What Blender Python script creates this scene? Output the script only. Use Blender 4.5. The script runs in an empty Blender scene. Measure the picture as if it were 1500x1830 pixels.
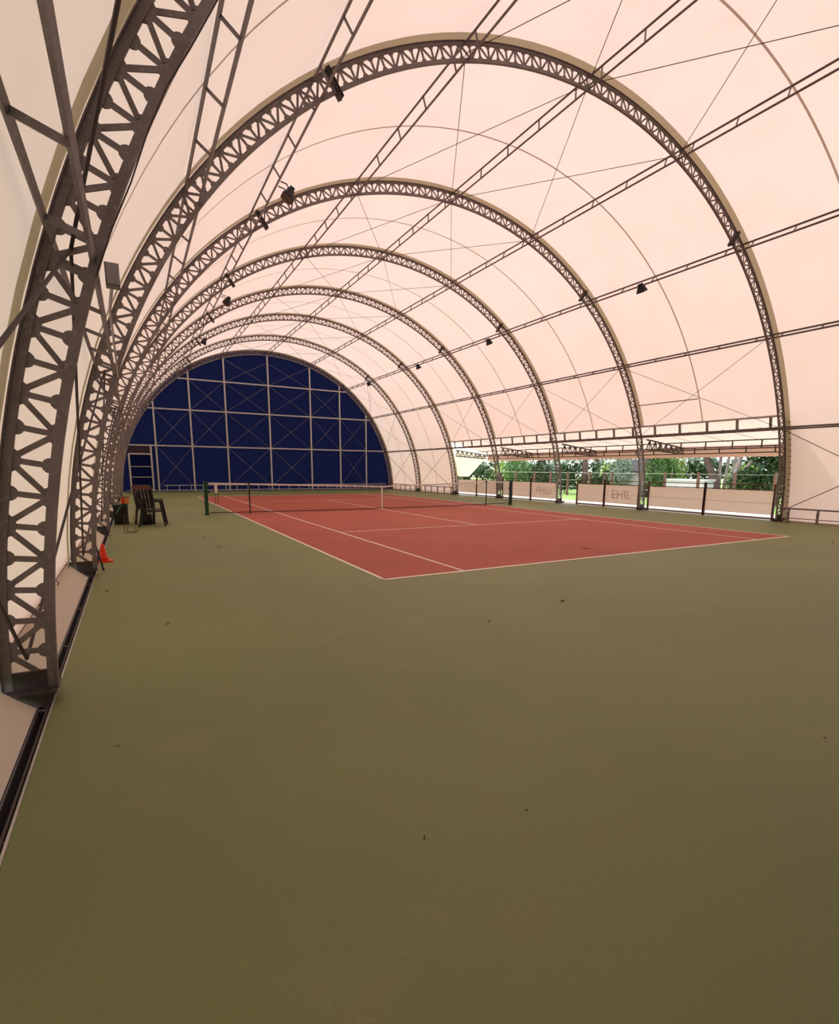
import bpy, math, random
from mathutils import Vector, Matrix
random.seed(7)
D = bpy.data
SC = bpy.context.scene
COL = SC.collection
pi, sin, cos, rad = math.pi, math.sin, math.cos, math.radians

# ------------------------------------------------------------------ camera
cam = D.cameras.new('camera')
cam.sensor_fit = 'VERTICAL'
cam.sensor_height = 36.0
cam.sensor_width = 36.0 * 1500 / 1830
cam.lens = 910.97 / 1830 * 36.0
cam.shift_y = (1000 - 915) / 1830.0
cam.clip_start, cam.clip_end = 0.05, 400
cam_o = D.objects.new('camera', cam)
COL.objects.link(cam_o)
yaw, pitch, roll = 0.5089, -0.1748, 0.0078
fw = Vector((sin(yaw) * cos(pitch), cos(yaw) * cos(pitch), sin(pitch)))
rt = Vector((cos(yaw), -sin(yaw), 0))
up = rt.cross(fw)
r2 = rt * cos(roll) + up * sin(roll)
u2 = -rt * sin(roll) + up * cos(roll)
m = Matrix((r2, u2, -fw)).transposed().to_4x4()
m.translation = Vector((-8.5065, -18.3215, 1.5481))
cam_o.matrix_world = m
SC.camera = cam_o

# ------------------------------------------------------------------ sky, sun, exposure
SUN_DIR = Vector((1.0, 2.3, 2.9)).normalized()          # towards the sun
world = D.worlds.new('sky')
SC.world = world
world.use_nodes = True
nt = world.node_tree
nt.nodes.clear()
sky = nt.nodes.new('ShaderNodeTexSky')
sky.sky_type = 'NISHITA'
sky.sun_disc = False
sky.sun_elevation = math.asin(SUN_DIR.z)
sky.sun_rotation = math.atan2(SUN_DIR.x, SUN_DIR.y)
sky.air_density, sky.dust_density, sky.ozone_density = 1.0, 1.5, 1.0
bg = nt.nodes.new('ShaderNodeBackground')
bg.inputs['Strength'].default_value = 0.30
haze = nt.nodes.new('ShaderNodeBackground')               # white summer haze over the whole sky
haze.inputs['Color'].default_value = (0.95, 0.97, 1.0, 1)
haze.inputs['Strength'].default_value = 3.0
addw = nt.nodes.new('ShaderNodeAddShader')
wo = nt.nodes.new('ShaderNodeOutputWorld')
nt.links.new(sky.outputs[0], bg.inputs[0])
nt.links.new(bg.outputs[0], addw.inputs[0])
nt.links.new(haze.outputs[0], addw.inputs[1])
nt.links.new(addw.outputs[0], wo.inputs[0])
sun = D.lights.new('sun', 'SUN')
sun.energy = 3.6
sun.angle = rad(0.6)
sun.color = (1.0, 0.95, 0.86)
sun_o = D.objects.new('sun', sun)
COL.objects.link(sun_o)
sun_o.rotation_euler = SUN_DIR.to_track_quat('Z', 'Y').to_euler()
sun_o.location = (30, 60, 80)
SC.view_settings.view_transform = 'Standard'
SC.view_settings.look = 'None'
SC.view_settings.exposure = -0.4
SC.view_settings.gamma = 1.0
SC.view_settings.use_curve_mapping = False

# ------------------------------------------------------------------ materials
MATS = {}
def mat(name, color, rough=0.6, metal=0.0, noise=None, bump=None, spec=0.3):
    """noise = list of (scale, amount, dark colour)"""
    if name in MATS:
        return MATS[name]
    mt = D.materials.new(name)
    mt.use_nodes = True
    n = mt.node_tree
    b = n.nodes['Principled BSDF']
    b.inputs['Base Color'].default_value = (*color, 1)
    b.inputs['Roughness'].default_value = rough
    b.inputs['Metallic'].default_value = metal
    b.inputs['Specular IOR Level'].default_value = spec
    tc = n.nodes.new('ShaderNodeTexCoord')
    last = None
    for sc, lo, hi, col in (noise or []):
        tx = n.nodes.new('ShaderNodeTexNoise')
        tx.inputs['Scale'].default_value = sc
        tx.inputs['Detail'].default_value = 5
        n.links.new(tc.outputs['Object'], tx.inputs['Vector'])
        rp = n.nodes.new('ShaderNodeValToRGB')
        rp.color_ramp.elements[0].position = lo
        rp.color_ramp.elements[1].position = hi
        n.links.new(tx.outputs['Fac'], rp.inputs[0])
        mx = n.nodes.new('ShaderNodeMix')
        mx.data_type = 'RGBA'
        n.links.new(rp.outputs[0], mx.inputs[0])
        if last is None:
            mx.inputs[6].default_value = (*color, 1)
        else:
            n.links.new(last, mx.inputs[6])
        mx.inputs[7].default_value = (*col, 1)
        last = mx.outputs[2]
    if last is not None:
        n.links.new(last, b.inputs['Base Color'])
    if bump:
        tx = n.nodes.new('ShaderNodeTexNoise')
        tx.inputs['Scale'].default_value = bump[0]
        tx.inputs['Detail'].default_value = 4
        n.links.new(tc.outputs['Object'], tx.inputs['Vector'])
        bp = n.nodes.new('ShaderNodeBump')
        bp.inputs['Strength'].default_value = bump[1]
        bp.inputs['Distance'].default_value = 0.02
        n.links.new(tx.outputs['Fac'], bp.inputs['Height'])
        n.links.new(bp.outputs[0], b.inputs['Normal'])
    MATS[name] = mt
    return mt

def fabric(name, trans, refl, fac, dirt=None):
    mt = D.materials.new(name)
    mt.use_nodes = True
    n = mt.node_tree
    n.nodes.clear()
    out = n.nodes.new('ShaderNodeOutputMaterial')
    t = n.nodes.new('ShaderNodeBsdfTranslucent')
    d = n.nodes.new('ShaderNodeBsdfDiffuse')
    t.inputs[0].default_value = (*trans, 1)
    d.inputs[0].default_value = (*refl, 1)
    mx = n.nodes.new('ShaderNodeMixShader')
    mx.inputs[0].default_value = fac
    n.links.new(d.outputs[0], mx.inputs[1])
    n.links.new(t.outputs[0], mx.inputs[2])
    n.links.new(mx.outputs[0], out.inputs[0])
    if dirt:
        tc = n.nodes.new('ShaderNodeTexCoord')
        a = n.nodes.new('ShaderNodeTexNoise')
        a.inputs['Scale'].default_value = 0.9
        a.inputs['Detail'].default_value = 6
        a.inputs['Roughness'].default_value = 0.62
        n.links.new(tc.outputs['Object'], a.inputs['Vector'])
        rp = n.nodes.new('ShaderNodeValToRGB')
        rp.color_ramp.elements[0].position = 0.42
        rp.color_ramp.elements[1].position = 0.78
        n.links.new(a.outputs['Fac'], rp.inputs[0])
        c = n.nodes.new('ShaderNodeMix')
        c.data_type = 'RGBA'
        n.links.new(rp.outputs[0], c.inputs[0])
        c.inputs[6].default_value = (*trans, 1)
        c.inputs[7].default_value = (*dirt, 1)
        s = n.nodes.new('ShaderNodeTexNoise')
        s.inputs['Scale'].default_value = 9.0
        s.inputs['Detail'].default_value = 3
        n.links.new(tc.outputs['Object'], s.inputs['Vector'])
        rs = n.nodes.new('ShaderNodeValToRGB')
        rs.color_ramp.elements[0].position = 0.70
        rs.color_ramp.elements[1].position = 0.80
        n.links.new(s.outputs['Fac'], rs.inputs[0])
        c2 = n.nodes.new('ShaderNodeMix')
        c2.data_type = 'RGBA'
        n.links.new(rs.outputs[0], c2.inputs[0])
        n.links.new(c.outputs[2], c2.inputs[6])
        c2.inputs[7].default_value = (*[x * 0.9 for x in dirt], 1)
        n.links.new(c2.outputs[2], t.inputs[0])
    MATS[name] = mt
    return mt

STEEL = mat('galvanised_steel', (0.255, 0.212, 0.205), 0.6, 0.15, [(2.5, 0.35, 0.75, (0.165, 0.13, 0.122)), (30, 0.55, 0.75, (0.32, 0.275, 0.265))])
STEEL2 = mat('dark_steel', (0.07, 0.052, 0.05), 0.6, 0.2)
ZINC = mat('zinc_tube', (0.52, 0.49, 0.47), 0.45, 0.35, [(6, 0.4, 0.7, (0.42, 0.39, 0.37))])
PVC = fabric('white_pvc_membrane', (0.98, 0.725, 0.605), (0.88, 0.71, 0.61), 0.26, (0.94, 0.67, 0.535))
SEAM = fabric('seam_fabric', (0.62, 0.50, 0.43), (0.45, 0.37, 0.31), 0.5)
BAND = fabric('webbing_fabric', (0.70, 0.62, 0.45), (0.42, 0.37, 0.26), 0.5)
BLUE = fabric('blue_pvc', (0.03, 0.04, 0.16), (0.006, 0.010, 0.055), 0.045)
GREEN = mat('green_hard_court', (0.205, 0.225, 0.080), 0.6, 0, [(0.35, 0.38, 0.68, (0.165, 0.19, 0.068)), (2.2, 0.55, 0.8, (0.225, 0.215, 0.088)), (60, 0.5, 0.8, (0.17, 0.18, 0.063))], (90, 0.15), 0.45)
RED = mat('red_hard_court', (0.43, 0.103, 0.066), 0.75, 0, [(0.5, 0.4, 0.7, (0.365, 0.087, 0.057)), (60, 0.5, 0.8, (0.375, 0.10, 0.07))], (90, 0.15), 0.3)
LINE = mat('court_line_paint', (0.85, 0.78, 0.66), 0.8, 0, [(14, 0.45, 0.8, (0.58, 0.44, 0.32))])
BLACK = mat('black_metal', (0.012, 0.011, 0.012), 0.5)
RUBBER = mat('dark_channel', (0.012, 0.007, 0.006), 0.9, spec=0.02)
GREENP = mat('green_post_paint', (0.012, 0.060, 0.028), 0.45)
NETC = mat('net_cord', (0.02, 0.016, 0.014), 0.8)
TAPE = mat('white_tape', (0.75, 0.68, 0.62), 0.8)
CONE = mat('red_cone_plastic', (0.85, 0.05, 0.015), 0.4)
GRASS = mat('lawn', (0.22, 0.34, 0.07), 0.9, 0, [(0.8, 0.4, 0.7, (0.34, 0.42, 0.12)), (40, 0.4, 0.7, (0.14, 0.24, 0.05))])
PATH = mat('pale_paving', (0.62, 0.56, 0.47), 0.9, 0, [(3, 0.4, 0.7, (0.5, 0.45, 0.38))])
RUST = mat('rust_brown_paint', (0.13, 0.055, 0.04), 0.6, 0, [(8, 0.4, 0.7, (0.09, 0.045, 0.035))])
PANEL = fabric('cream_panel', (1.0, 0.88, 0.80), (0.88, 0.79, 0.71), 0.45)
PANELP = fabric('faded_print', (0.90, 0.77, 0.69), (0.78, 0.68, 0.60), 0.45)
POSTW = mat('fence_wood', (0.20, 0.10, 0.075), 0.8, 0, [(6, 0.4, 0.7, (0.13, 0.065, 0.05))])
BARK = mat('bark', (0.16, 0.11, 0.09), 0.9, 0, [(9, 0.4, 0.7, (0.09, 0.06, 0.05))], (14, 0.6))
BARKP = mat('pale_bark', (0.42, 0.36, 0.33), 0.9, 0, [(5, 0.4, 0.7, (0.27, 0.22, 0.2))], (10, 0.4))
WHITE = mat('white_paint', (0.78, 0.76, 0.78), 0.6)
WOODR = mat('reddish_wood', (0.13, 0.045, 0.026), 0.5, 0, [(12, 0.4, 0.7, (0.09, 0.03, 0.02))])
BLACKP = mat('black_plastic', (0.016, 0.012, 0.012), 0.4)
def leaf(name, a, b):
    return mat(name, a, 0.55, 0, [(2.5, 0.35, 0.7, b)])
LEAF_D = leaf('dark_leaves', (0.028, 0.062, 0.018), (0.05, 0.10, 0.03))
LEAF_M = leaf('green_leaves', (0.06, 0.14, 0.03), (0.11, 0.22, 0.05))
LEAF_L = leaf('bright_leaves', (0.20, 0.34, 0.06), (0.32, 0.42, 0.10))
LEAF_S = leaf('silver_leaves', (0.22, 0.30, 0.20), (0.36, 0.42, 0.33))

# ------------------------------------------------------------------ mesh helpers
class MB:
    def __init__(s):
        s.v, s.f = [], []
    def add(s, vs, fs):
        k = len(s.v)
        s.v += [tuple(p) for p in vs]
        s.f += [tuple(i + k for i in f) for f in fs]
        return s
    def box(s, c, h, M=None):
        vs = [Vector((sx * h[0], sy * h[1], sz * h[2])) for sx in (-1, 1) for sy in (-1, 1) for sz in (-1, 1)]
        if M is not None:
            vs = [M @ p for p in vs]
        vs = [p + Vector(c) for p in vs]
        return s.add(vs, [(0, 1, 3, 2), (4, 6, 7, 5), (0, 4, 5, 1), (2, 3, 7, 6), (0, 2, 6, 4), (1, 5, 7, 3)])
    def bar(s, p0, p1, w, h, ref=(0, 0, 1)):
        """rectangular bar: w along side, h along ref"""
        p0, p1 = Vector(p0), Vector(p1)
        d = (p1 - p0)
        L = d.length
        d.normalize()
        ref = Vector(ref)
        side = d.cross(ref)
        if side.length < 1e-4:
            side = d.cross(Vector((1, 0, 0)))
        side.normalize()
        u = side.cross(d)
        M = Matrix((d, side, u)).transposed()
        return s.box((p0 + p1) / 2, (L / 2, w / 2, h / 2), M)
    def tube(s, p0, p1, r, n=8, r1=None):
        p0, p1 = Vector(p0), Vector(p1)
        d = (p1 - p0).normalized()
        a = d.orthogonal().normalized()
        b = d.cross(a)
        r1 = r if r1 is None else r1
        vs = []
        for p, q in ((p0, r), (p1, r1)):
            for i in range(n):
                t = 2 * pi * i / n
                vs.append(p + a * (cos(t) * q) + b * (sin(t) * q))
        fs = [(i, (i + 1) % n, n + (i + 1) % n, n + i) for i in range(n)]
        fs += [tuple(range(n - 1, -1, -1)), tuple(range(n, 2 * n))]
        return s.add(vs, fs)
    def path(s, pts, rs, n=7):
        pts = [Vector(p) for p in pts]
        if not hasattr(rs, '__len__'):
            rs = [rs] * len(pts)
        vs, fs = [], []
        a = None
        for i, p in enumerate(pts):
            d = (pts[min(i + 1, len(pts) - 1)] - pts[max(i - 1, 0)]).normalized()
            a = d.orthogonal().normalized() if a is None else (a - d * a.dot(d)).normalized()
            b = d.cross(a)
            for k in range(n):
                t = 2 * pi * k / n
                vs.append(p + a * (cos(t) * rs[i]) + b * (sin(t) * rs[i]))
        for i in range(len(pts) - 1):
            for k in range(n):
                fs.append((i * n + k, i * n + (k + 1) % n, (i + 1) * n + (k + 1) % n, (i + 1) * n + k))
        fs += [tuple(range(n - 1, -1, -1)), tuple(range((len(pts) - 1) * n, len(pts) * n))]
        return s.add(vs, fs)
    def prism(s, poly, axis, t):
        """poly of 3-D points, extruded by vector axis*t centred"""
        ax = Vector(axis).normalized() * (t / 2)
        n = len(poly)
        vs = [Vector(p) - ax for p in poly] + [Vector(p) + ax for p in poly]
        fs = [tuple(range(n - 1, -1, -1)), tuple(range(n, 2 * n))] + [(i, (i + 1) % n, n + (i + 1) % n, n + i) for i in range(n)]
        return s.add(vs, fs)
    def lathe(s, prof, n=20, c=(0, 0, 0)):
        vs, fs = [], []
        for r, z in prof:
            for i in range(n):
                t = 2 * pi * i / n
                vs.append((c[0] + r * cos(t), c[1] + r * sin(t), c[2] + z))
        for j in range(len(prof) - 1):
            for i in range(n):
                fs.append((j * n + i, j * n + (i + 1) % n, (j + 1) * n + (i + 1) % n, (j + 1) * n + i))
        fs += [tuple(range(n - 1, -1, -1)), tuple(range((len(prof) - 1) * n, len(prof) * n))]
        return s.add(vs, fs)
    def mesh(s, name, m, smooth=False):
        me = D.meshes.new(name)
        me.from_pydata(s.v, [], s.f)
        me.validate()
        import bmesh
        bm = bmesh.new()
        bm.from_mesh(me)
        bmesh.ops.recalc_face_normals(bm, faces=bm.faces)
        bm.to_mesh(me)
        bm.free()
        me.materials.append(m)
        if smooth:
            for p in me.polygons:
                p.use_smooth = True
        return me
    def build(s, name, m, parent=None, smooth=False, kind=None):
        return link(name, s.mesh(name, m, smooth), parent, kind)

def link(name, data, parent=None, kind=None):
    o = D.objects.new(name, data)
    COL.objects.link(o)
    if parent is not None:
        o.parent = parent
        o.matrix_parent_inverse = Matrix.Translation(-Vector(parent.location))
    if kind:
        o['kind'] = kind
    return o
def tag(o, label, cat=None, group=None, kind=None):
    o['label'] = label
    if cat: o['category'] = cat
    if group: o['group'] = group
    if kind: o['kind'] = kind
    return o
def thing(name, label, cat, loc=(0, 0, 0), group=None):
    o = D.objects.new(name, None)
    COL.objects.link(o)
    o.location = loc
    o.empty_display_size = 0.1
    return tag(o, label, cat, group)
def struct(name, loc=(0, 0, 0)):
    o = D.objects.new(name, None)
    COL.objects.link(o)
    o.location = loc
    o['kind'] = 'structure'
    return o

# ------------------------------------------------------------------ layout of the hall (metres)
XC, ZC = 0.112, -0.109
R_IN0, R_IN1, R_OUT0, R_OUT1, R_FAB = 9.166, 9.226, 9.416, 9.478, 9.512
YA = [-14.271, -9.685, -4.586, 0.049, 4.743, 9.283, 14.104, 18.638]
YN = -18.86                                   # arch behind the photographer
TH = [0, 0.3232, 0.6537, 0.9461, 1.2454]      # purlin angles
def th(k): return TH[abs(k)] * (1 if k > 0 else -1)
def P(t, r, y): return Vector((XC + r * sin(t), y, ZC + r * cos(t)))
T_MAX = rad(88.9)
ORD = ['first', 'second', 'third', 'fourth', 'fifth', 'sixth', 'seventh', 'eighth']

# ------------------------------------------------------------------ floor and court
floor = MB().box((0.29, 0.0, -0.03), (9.37, 18.85, 0.03)).build('floor', GREEN, None, kind='structure')
tag(floor, 'green painted hard court floor inside the hall')
MB().box((0, 0, 0.0015), (5.485, 11.885, 0.0012)).build('court_surface', RED, floor)
def cline(x0, y0, x1, y1, w=0.05):
    MB().box(((x0 + x1) / 2, (y0 + y1) / 2, 0.0035), (abs(x1 - x0) / 2 + (w / 2 if x0 == x1 else 0), abs(y1 - y0) / 2 + (w / 2 if y0 == y1 else 0), 0.001)).build('court_line', LINE, floor)
for sx in (-1, 1):
    cline(sx * 5.485, -11.885, sx * 5.485, 11.885, 0.055)
    cline(sx * 4.115, -11.85, sx * 4.115, 11.85)
    cline(-5.51, sx * 11.885, 5.51, sx * 11.885, 0.08)
    cline(-4.09, sx * 6.4, 4.09, sx * 6.4)
    cline(-0.0, sx * 11.845, 0.0001, sx * 11.745, 0.05)
cline(0, -6.375, 0, 6.375)

ground = MB().box((10, 5, -0.12), (80, 80, 0.05)).build('ground', GRASS, None, kind='structure')
tag(ground, 'sunlit lawn around the tennis hall')
tag(MB().box((11.1, 2.0, -0.055), (1.42, 20.0, 0.015)).build('pavement', PATH, None, kind='structure'), 'pale paved strip outside the open side of the hall')

# left edge: slotted channel and sloped skirt
ch = struct('trim_1', (-9.13, 0, 0))
tag(ch, 'dark drain channel with steel edge rails along the left edge of the court')
MB().box((-9.135, 0, -0.055), (0.055, 18.8, 0.004)).build('channel_bed', RUBBER, ch)
for x, w, z, m_ in ((-9.084, 0.006, -0.012, ZINC), (-9.106, 0.006, -0.014, STEEL2), (-9.158, 0.005, -0.02, STEEL2)):
    MB().box((x, 0, z), (w, 18.8, 0.018)).build('edge_rail', m_, ch)
for i in range(26):
    MB().box((-9.13, -17.2 + i * 1.38, -0.012), (0.035, 0.006, 0.005)).build('cross_bar', STEEL, ch)

# ------------------------------------------------------------------ membrane (roof and side walls in one skin)
ceil = struct('ceiling', (XC, 0, 0))
tag(ceil, 'white translucent membrane skin vaulted over the steel arches')
bays = [(YN, YA[0])] + list(zip(YA[:-1], YA[1:]))
T_LOW = rad(88.3)
T_OPEN = rad(69.2)
OPEN = (2, 3, 4, 5)        # bays (1-based from the nearest arch) whose right side is rolled up; index into bays list
def skin(y0, y1, t0, t1, r, nt_=72, ny=8, sag=0.045, mt=PVC, name='fabric_panel', parent=ceil):
    b = MB()
    vs, fs = [], []
    for j in range(ny + 1):
        f = j / ny
        for i in range(nt_ + 1):
            t = t0 + (t1 - t0) * i / nt_
            w = sag * sin(pi * f) * min(1.0, min(i, nt_ - i) / 5)
            vs.append(P(t, r - w, y0 + (y1 - y0) * f))
    for j in range(ny):
        for i in range(nt_):
            a = j * (nt_ + 1) + i
            fs.append((a, a + 1, a + nt_ + 2, a + nt_ + 1))
    b.add(vs, fs)
    return b.build(name, mt, parent, smooth=True)
for bi, (y0, y1) in enumerate(bays):
    tR = T_OPEN if bi in OPEN else rad(89.2)
    skin(y0 - (0.13 if bi == 0 else 0), y1 + (0.16 if bi == 7 else 0), -T_LOW, tR, R_FAB)
    ym = (y0 + y1) / 2
    skin(ym - 0.022, ym + 0.022, -T_LOW, tR, R_FAB - 0.049, 72, 1, 0.0, SEAM, 'seam_strip')
for yi, y in enumerate(YA):
    tR = T_OPEN if yi in (2, 3, 4) else rad(89)
    skin(y - 0.16, y + (0.14 if yi == 7 else 0.06), -T_LOW, tR, R_FAB - 0.008, 72, 1, 0.0, BAND, 'webbing_band')
# a cross weld in one panel
MB().bar(P(rad(64.2), R_FAB - 0.055, -7.1), P(rad(64.2), R_FAB - 0.03, -4.7), 0.035, 0.003, (1, 0, 0.4)).build('seam_strip', SEAM, ceil)

# sloped ground skirt on the left
sk = struct('baseboard_left', (-9.3, 0, 0))
tag(sk, 'pale sloped fabric skirt between arch feet along the left side')
SKM = fabric('skirt_fabric', (0.7, 0.55, 0.47), (0.60, 0.48, 0.41), 0.12)
for y0, y1 in bays:
    a, c = y0 + 0.17, y1 - 0.15
    b = MB()
    n = 10
    vs, fs = [], []
    for j in range(n + 1):
        y = a + (c - a) * j / n
        wv = 0.006 * sin(j * 2.3)
        vs += [(-9.165, y, 0.004), (-9.26, y, 0.085 + wv), (-9.37, y, 0.19 + wv), (-9.47, y, 0.33)]
    for j in range(n):
        for i in range(3):
            fs.append((j * 4 + i, j * 4 + i + 1, j * 4 + 5 + i, j * 4 + 4 + i))
    b.add(vs, fs).build('skirt_panel', SKM, sk, smooth=True)
    MB().tube((-9.40, y0 + 0.1, 0.235), (-9.40, y1 - 0.1, 0.235), 0.012, 6).build('hem_tube', WOODR if False else STEEL, sk)
    for q in range(4):
        y = y0 + (y1 - y0) * (q + 0.6) / 4
        MB().path([(-9.40, y, 0.24), (-9.36, y + 0.02, 0.25), (-9.345, y + 0.03, 0.225), (-9.36, y + 0.03, 0.195)], 0.005, 5).build('lashing_hook', STEEL2, sk)

# ------------------------------------------------------------------ lattice arches
PITCH = rad(2.52)
T_V0 = rad(-75.84)          # an inner node
def sweep(poly, t0, t1, n=120):
    b = MB()
    vs, fs = [], []
    k = len(poly)
    for i in range(n + 1):
        t = t0 + (t1 - t0) * i / n
        for r, y in poly:
            vs.append((r * sin(t), y, r * cos(t)))
    for i in range(n):
        for j in range(k):
            fs.append((i * k + j, i * k + (j + 1) % k, (i + 1) * k + (j + 1) % k, (i + 1) * k + j))
    fs += [tuple(range(k)), tuple(range(n * k + k - 1, n * k - 1, -1))]
    return b.add(vs, fs)
SW = 0.012
def tee(r_fl, r_f2, r_st, FW):
    return [(r_fl, -FW), (r_fl, FW), (r_f2, FW), (r_f2, SW), (r_st, SW), (r_st, -SW), (r_f2, -SW), (r_f2, -FW)]
ME_OUT = sweep(tee(R_OUT1, R_OUT1 - 0.009, R_OUT0, 0.032), -T_MAX, T_MAX).mesh('outer_chord', STEEL)
ME_IN = sweep(tee(R_IN0, R_IN0 + 0.009, R_IN1, 0.024), -T_MAX, T_MAX).mesh('inner_chord', STEEL)
def disc(b, r0, rd, y, t=0.010):
    b.prism([(rd * cos(2 * pi * i / 14), y, r0 + rd * sin(2 * pi * i / 14)) for i in range(14)], (0, 1, 0), t)
def post_into(b, kind):
    b.box((0, 0, (R_IN1 + R_OUT0) / 2), (0.0185, 0.006, (R_OUT0 - R_IN1) / 2 + 0.01))
    if kind == 'inner':      # round plate on the inner chord, node plate on the outer chord
        disc(b, R_IN1 - 0.006, 0.050, 0)
        z0, z1 = R_OUT0 + 0.01, R_OUT0 - 0.04
        b.prism([(-0.08, 0, z0), (0.08, 0, z0), (0.048, 0, z1), (-0.048, 0, z1)], (0, 1, 0), 0.010)
    else:
        disc(b, R_OUT0 + 0.006, 0.050, 0)
        z0, z1 = R_IN1 - 0.01, R_IN1 + 0.032
        b.prism([(-0.07, 0, z0), (0.07, 0, z0), (0.042, 0, z1), (-0.042, 0, z1)], (0, 1, 0), 0.010)
    return b
def diag_into(b, s):
    """from outer node at angle 0 to inner node at s*PITCH/2"""
    a = s * PITCH / 2
    p0 = Vector((s * 0.03, 0.0, R_OUT0 - 0.012))
    p1 = Vector((R_IN1 * sin(a) - s * 0.022, 0.0, R_IN1 * cos(a) + 0.008))
    off = Vector((0, 0.004 * s, 0))
    b.bar(p0 + off, p1 + off, 0.035, 0.011, (0, 1, 0))
    return b
ME_PI = post_into(MB(), 'inner').mesh('post', STEEL)
ME_PO = post_into(MB(), 'outer').mesh('post', STEEL)
ME_DL = diag_into(MB(), -1).mesh('diagonal', STEEL)
ME_DR = diag_into(MB(), 1).mesh('diagonal', STEEL)
NODES = []                        # (angle, mesh)
j = -80
while j < 160:
    t = T_V0 + j * PITCH / 2
    if -T_MAX + 0.008 < t < T_MAX - 0.008:
        NODES.append((t, j % 2))
    j += 1
def web_joined(t0, t1):
    b = MB()
    for t, odd in NODES:
        if not (t0 <= t <= t1): continue
        q = MB()
        if odd:
            post_into(q, 'inner'); diag_into(q, -1); diag_into(q, 1)
        else:
            post_into(q, 'outer')
        R = Matrix.Rotation(t, 3, 'Y')
        b.add([R @ Vector(p) for p in q.v], q.f)
    return b.mesh('web_members', STEEL)
ME_WEB = web_joined(-9, 9)
ME_WEB_R = web_joined(rad(-40), 9)
# splice end plates near purlins +-2
def splice(s):
    b = MB()
    t = s * rad(35.5)
    for dt in (-0.0022, 0.0022):
        R = Matrix.Rotation(t + dt, 3, 'Y')
        b.box(R @ Vector((0, 0, (R_IN0 + R_OUT1) / 2 - 0.02)), (0.008, 0.075, (R_OUT1 - R_IN0) / 2 + 0.06), R)
    return b.mesh('splice_plate', STEEL2)
ME_SP = {s: splice(s) for s in (-1, 1)}
def foot(s):
    b = MB()
    x0, x1 = 9.165, 9.60
    b.box((s * (x0 + x1) / 2, 0, 0.085 - ZC), ((x1 - x0) / 2, 0.135, 0.008))
    b.prism([(s * 9.175, 0, 0.077 - ZC), (s * 9.59, 0, 0.077 - ZC), (s * 9.42, 0, -0.045 - ZC), (s * 9.22, 0, -0.045 - ZC)], (0, 1, 0), 0.23)
    for x in (9.21, 9.53):
        for y in (-0.1, 0.1):
            b.tube((s * x, y, 0.09 - ZC), (s * x, y, 0.125 - ZC), 0.014, 6)
    b.box((s * 9.36, 0, 0.15 - ZC), (0.15, 0.012, 0.06))
    return b.mesh('foot_plate', STEEL2)
ME_FT = {s: foot(s) for s in (-1, 1)}
arch_lab = [
    'nearest dark steel lattice arch at left edge leaving the frame at top',
    'first full lattice arch framing the near court, widest and tallest in view',
    'second full lattice arch, its right foot beside the cream panels',
    'third full lattice arch standing about level with the net',
    'fourth full lattice arch just beyond the net',
    'fifth full lattice arch, its right foot beside the sunlit corner curtain',
    'sixth full lattice arch, last one standing clear of the blue wall',
    'farthest lattice arch bordering the blue end wall']
for i, y in enumerate(YA + [YN]):
    lab = arch_lab[i] if i < 8 else 'lattice arch behind the photographer at the near end'
    a = thing('arch_truss', lab, 'arch', (XC, y, 0), 'steel lattice arches')
    def put(name, me, rot=0.0, kind=None):
        o = D.objects.new(name, me)
        COL.objects.link(o)
        o.parent = a
        o.location = (0, 0, ZC)
        o.rotation_euler = (0, rot, 0)
        if kind: o['kind'] = kind
        return o
    put('outer_chord', ME_OUT)
    put('inner_chord', ME_IN)
    if i == 8:
        put('web_members', ME_WEB, 0, 'stuff')
        continue
    for s in (-1, 1):
        if not (i == 0 and s == 1):
            put('splice_plate', ME_SP[s])
        put('foot_plate', ME_FT[s])
    if i <= 3:
        for t, odd in NODES:
            if i == 0 and t > rad(-40): continue
            if odd:
                put('post', ME_PI, t); put('diagonal', ME_DL, t); put('diagonal', ME_DR, t)
            else:
                put('post', ME_PO, t)
        if i == 0: put('web_members', ME_WEB_R, 0, 'stuff')
    else:
        put('web_members', ME_WEB, 0, 'stuff')
    if i == 1:                     # lacing hooks of the side curtain
        for q in range(17):
            t = rad(70.5 + q * 1.08)
            p = P(t, R_FAB - 0.02, y)
            MB().path([p + Vector((0, -0.09, 0)), p + Vector((-0.02, -0.13, 0.01)), p + Vector((-0.02, -0.18, 0))], 0.009, 5).build('lacing_hook', STEEL2, a)

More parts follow.
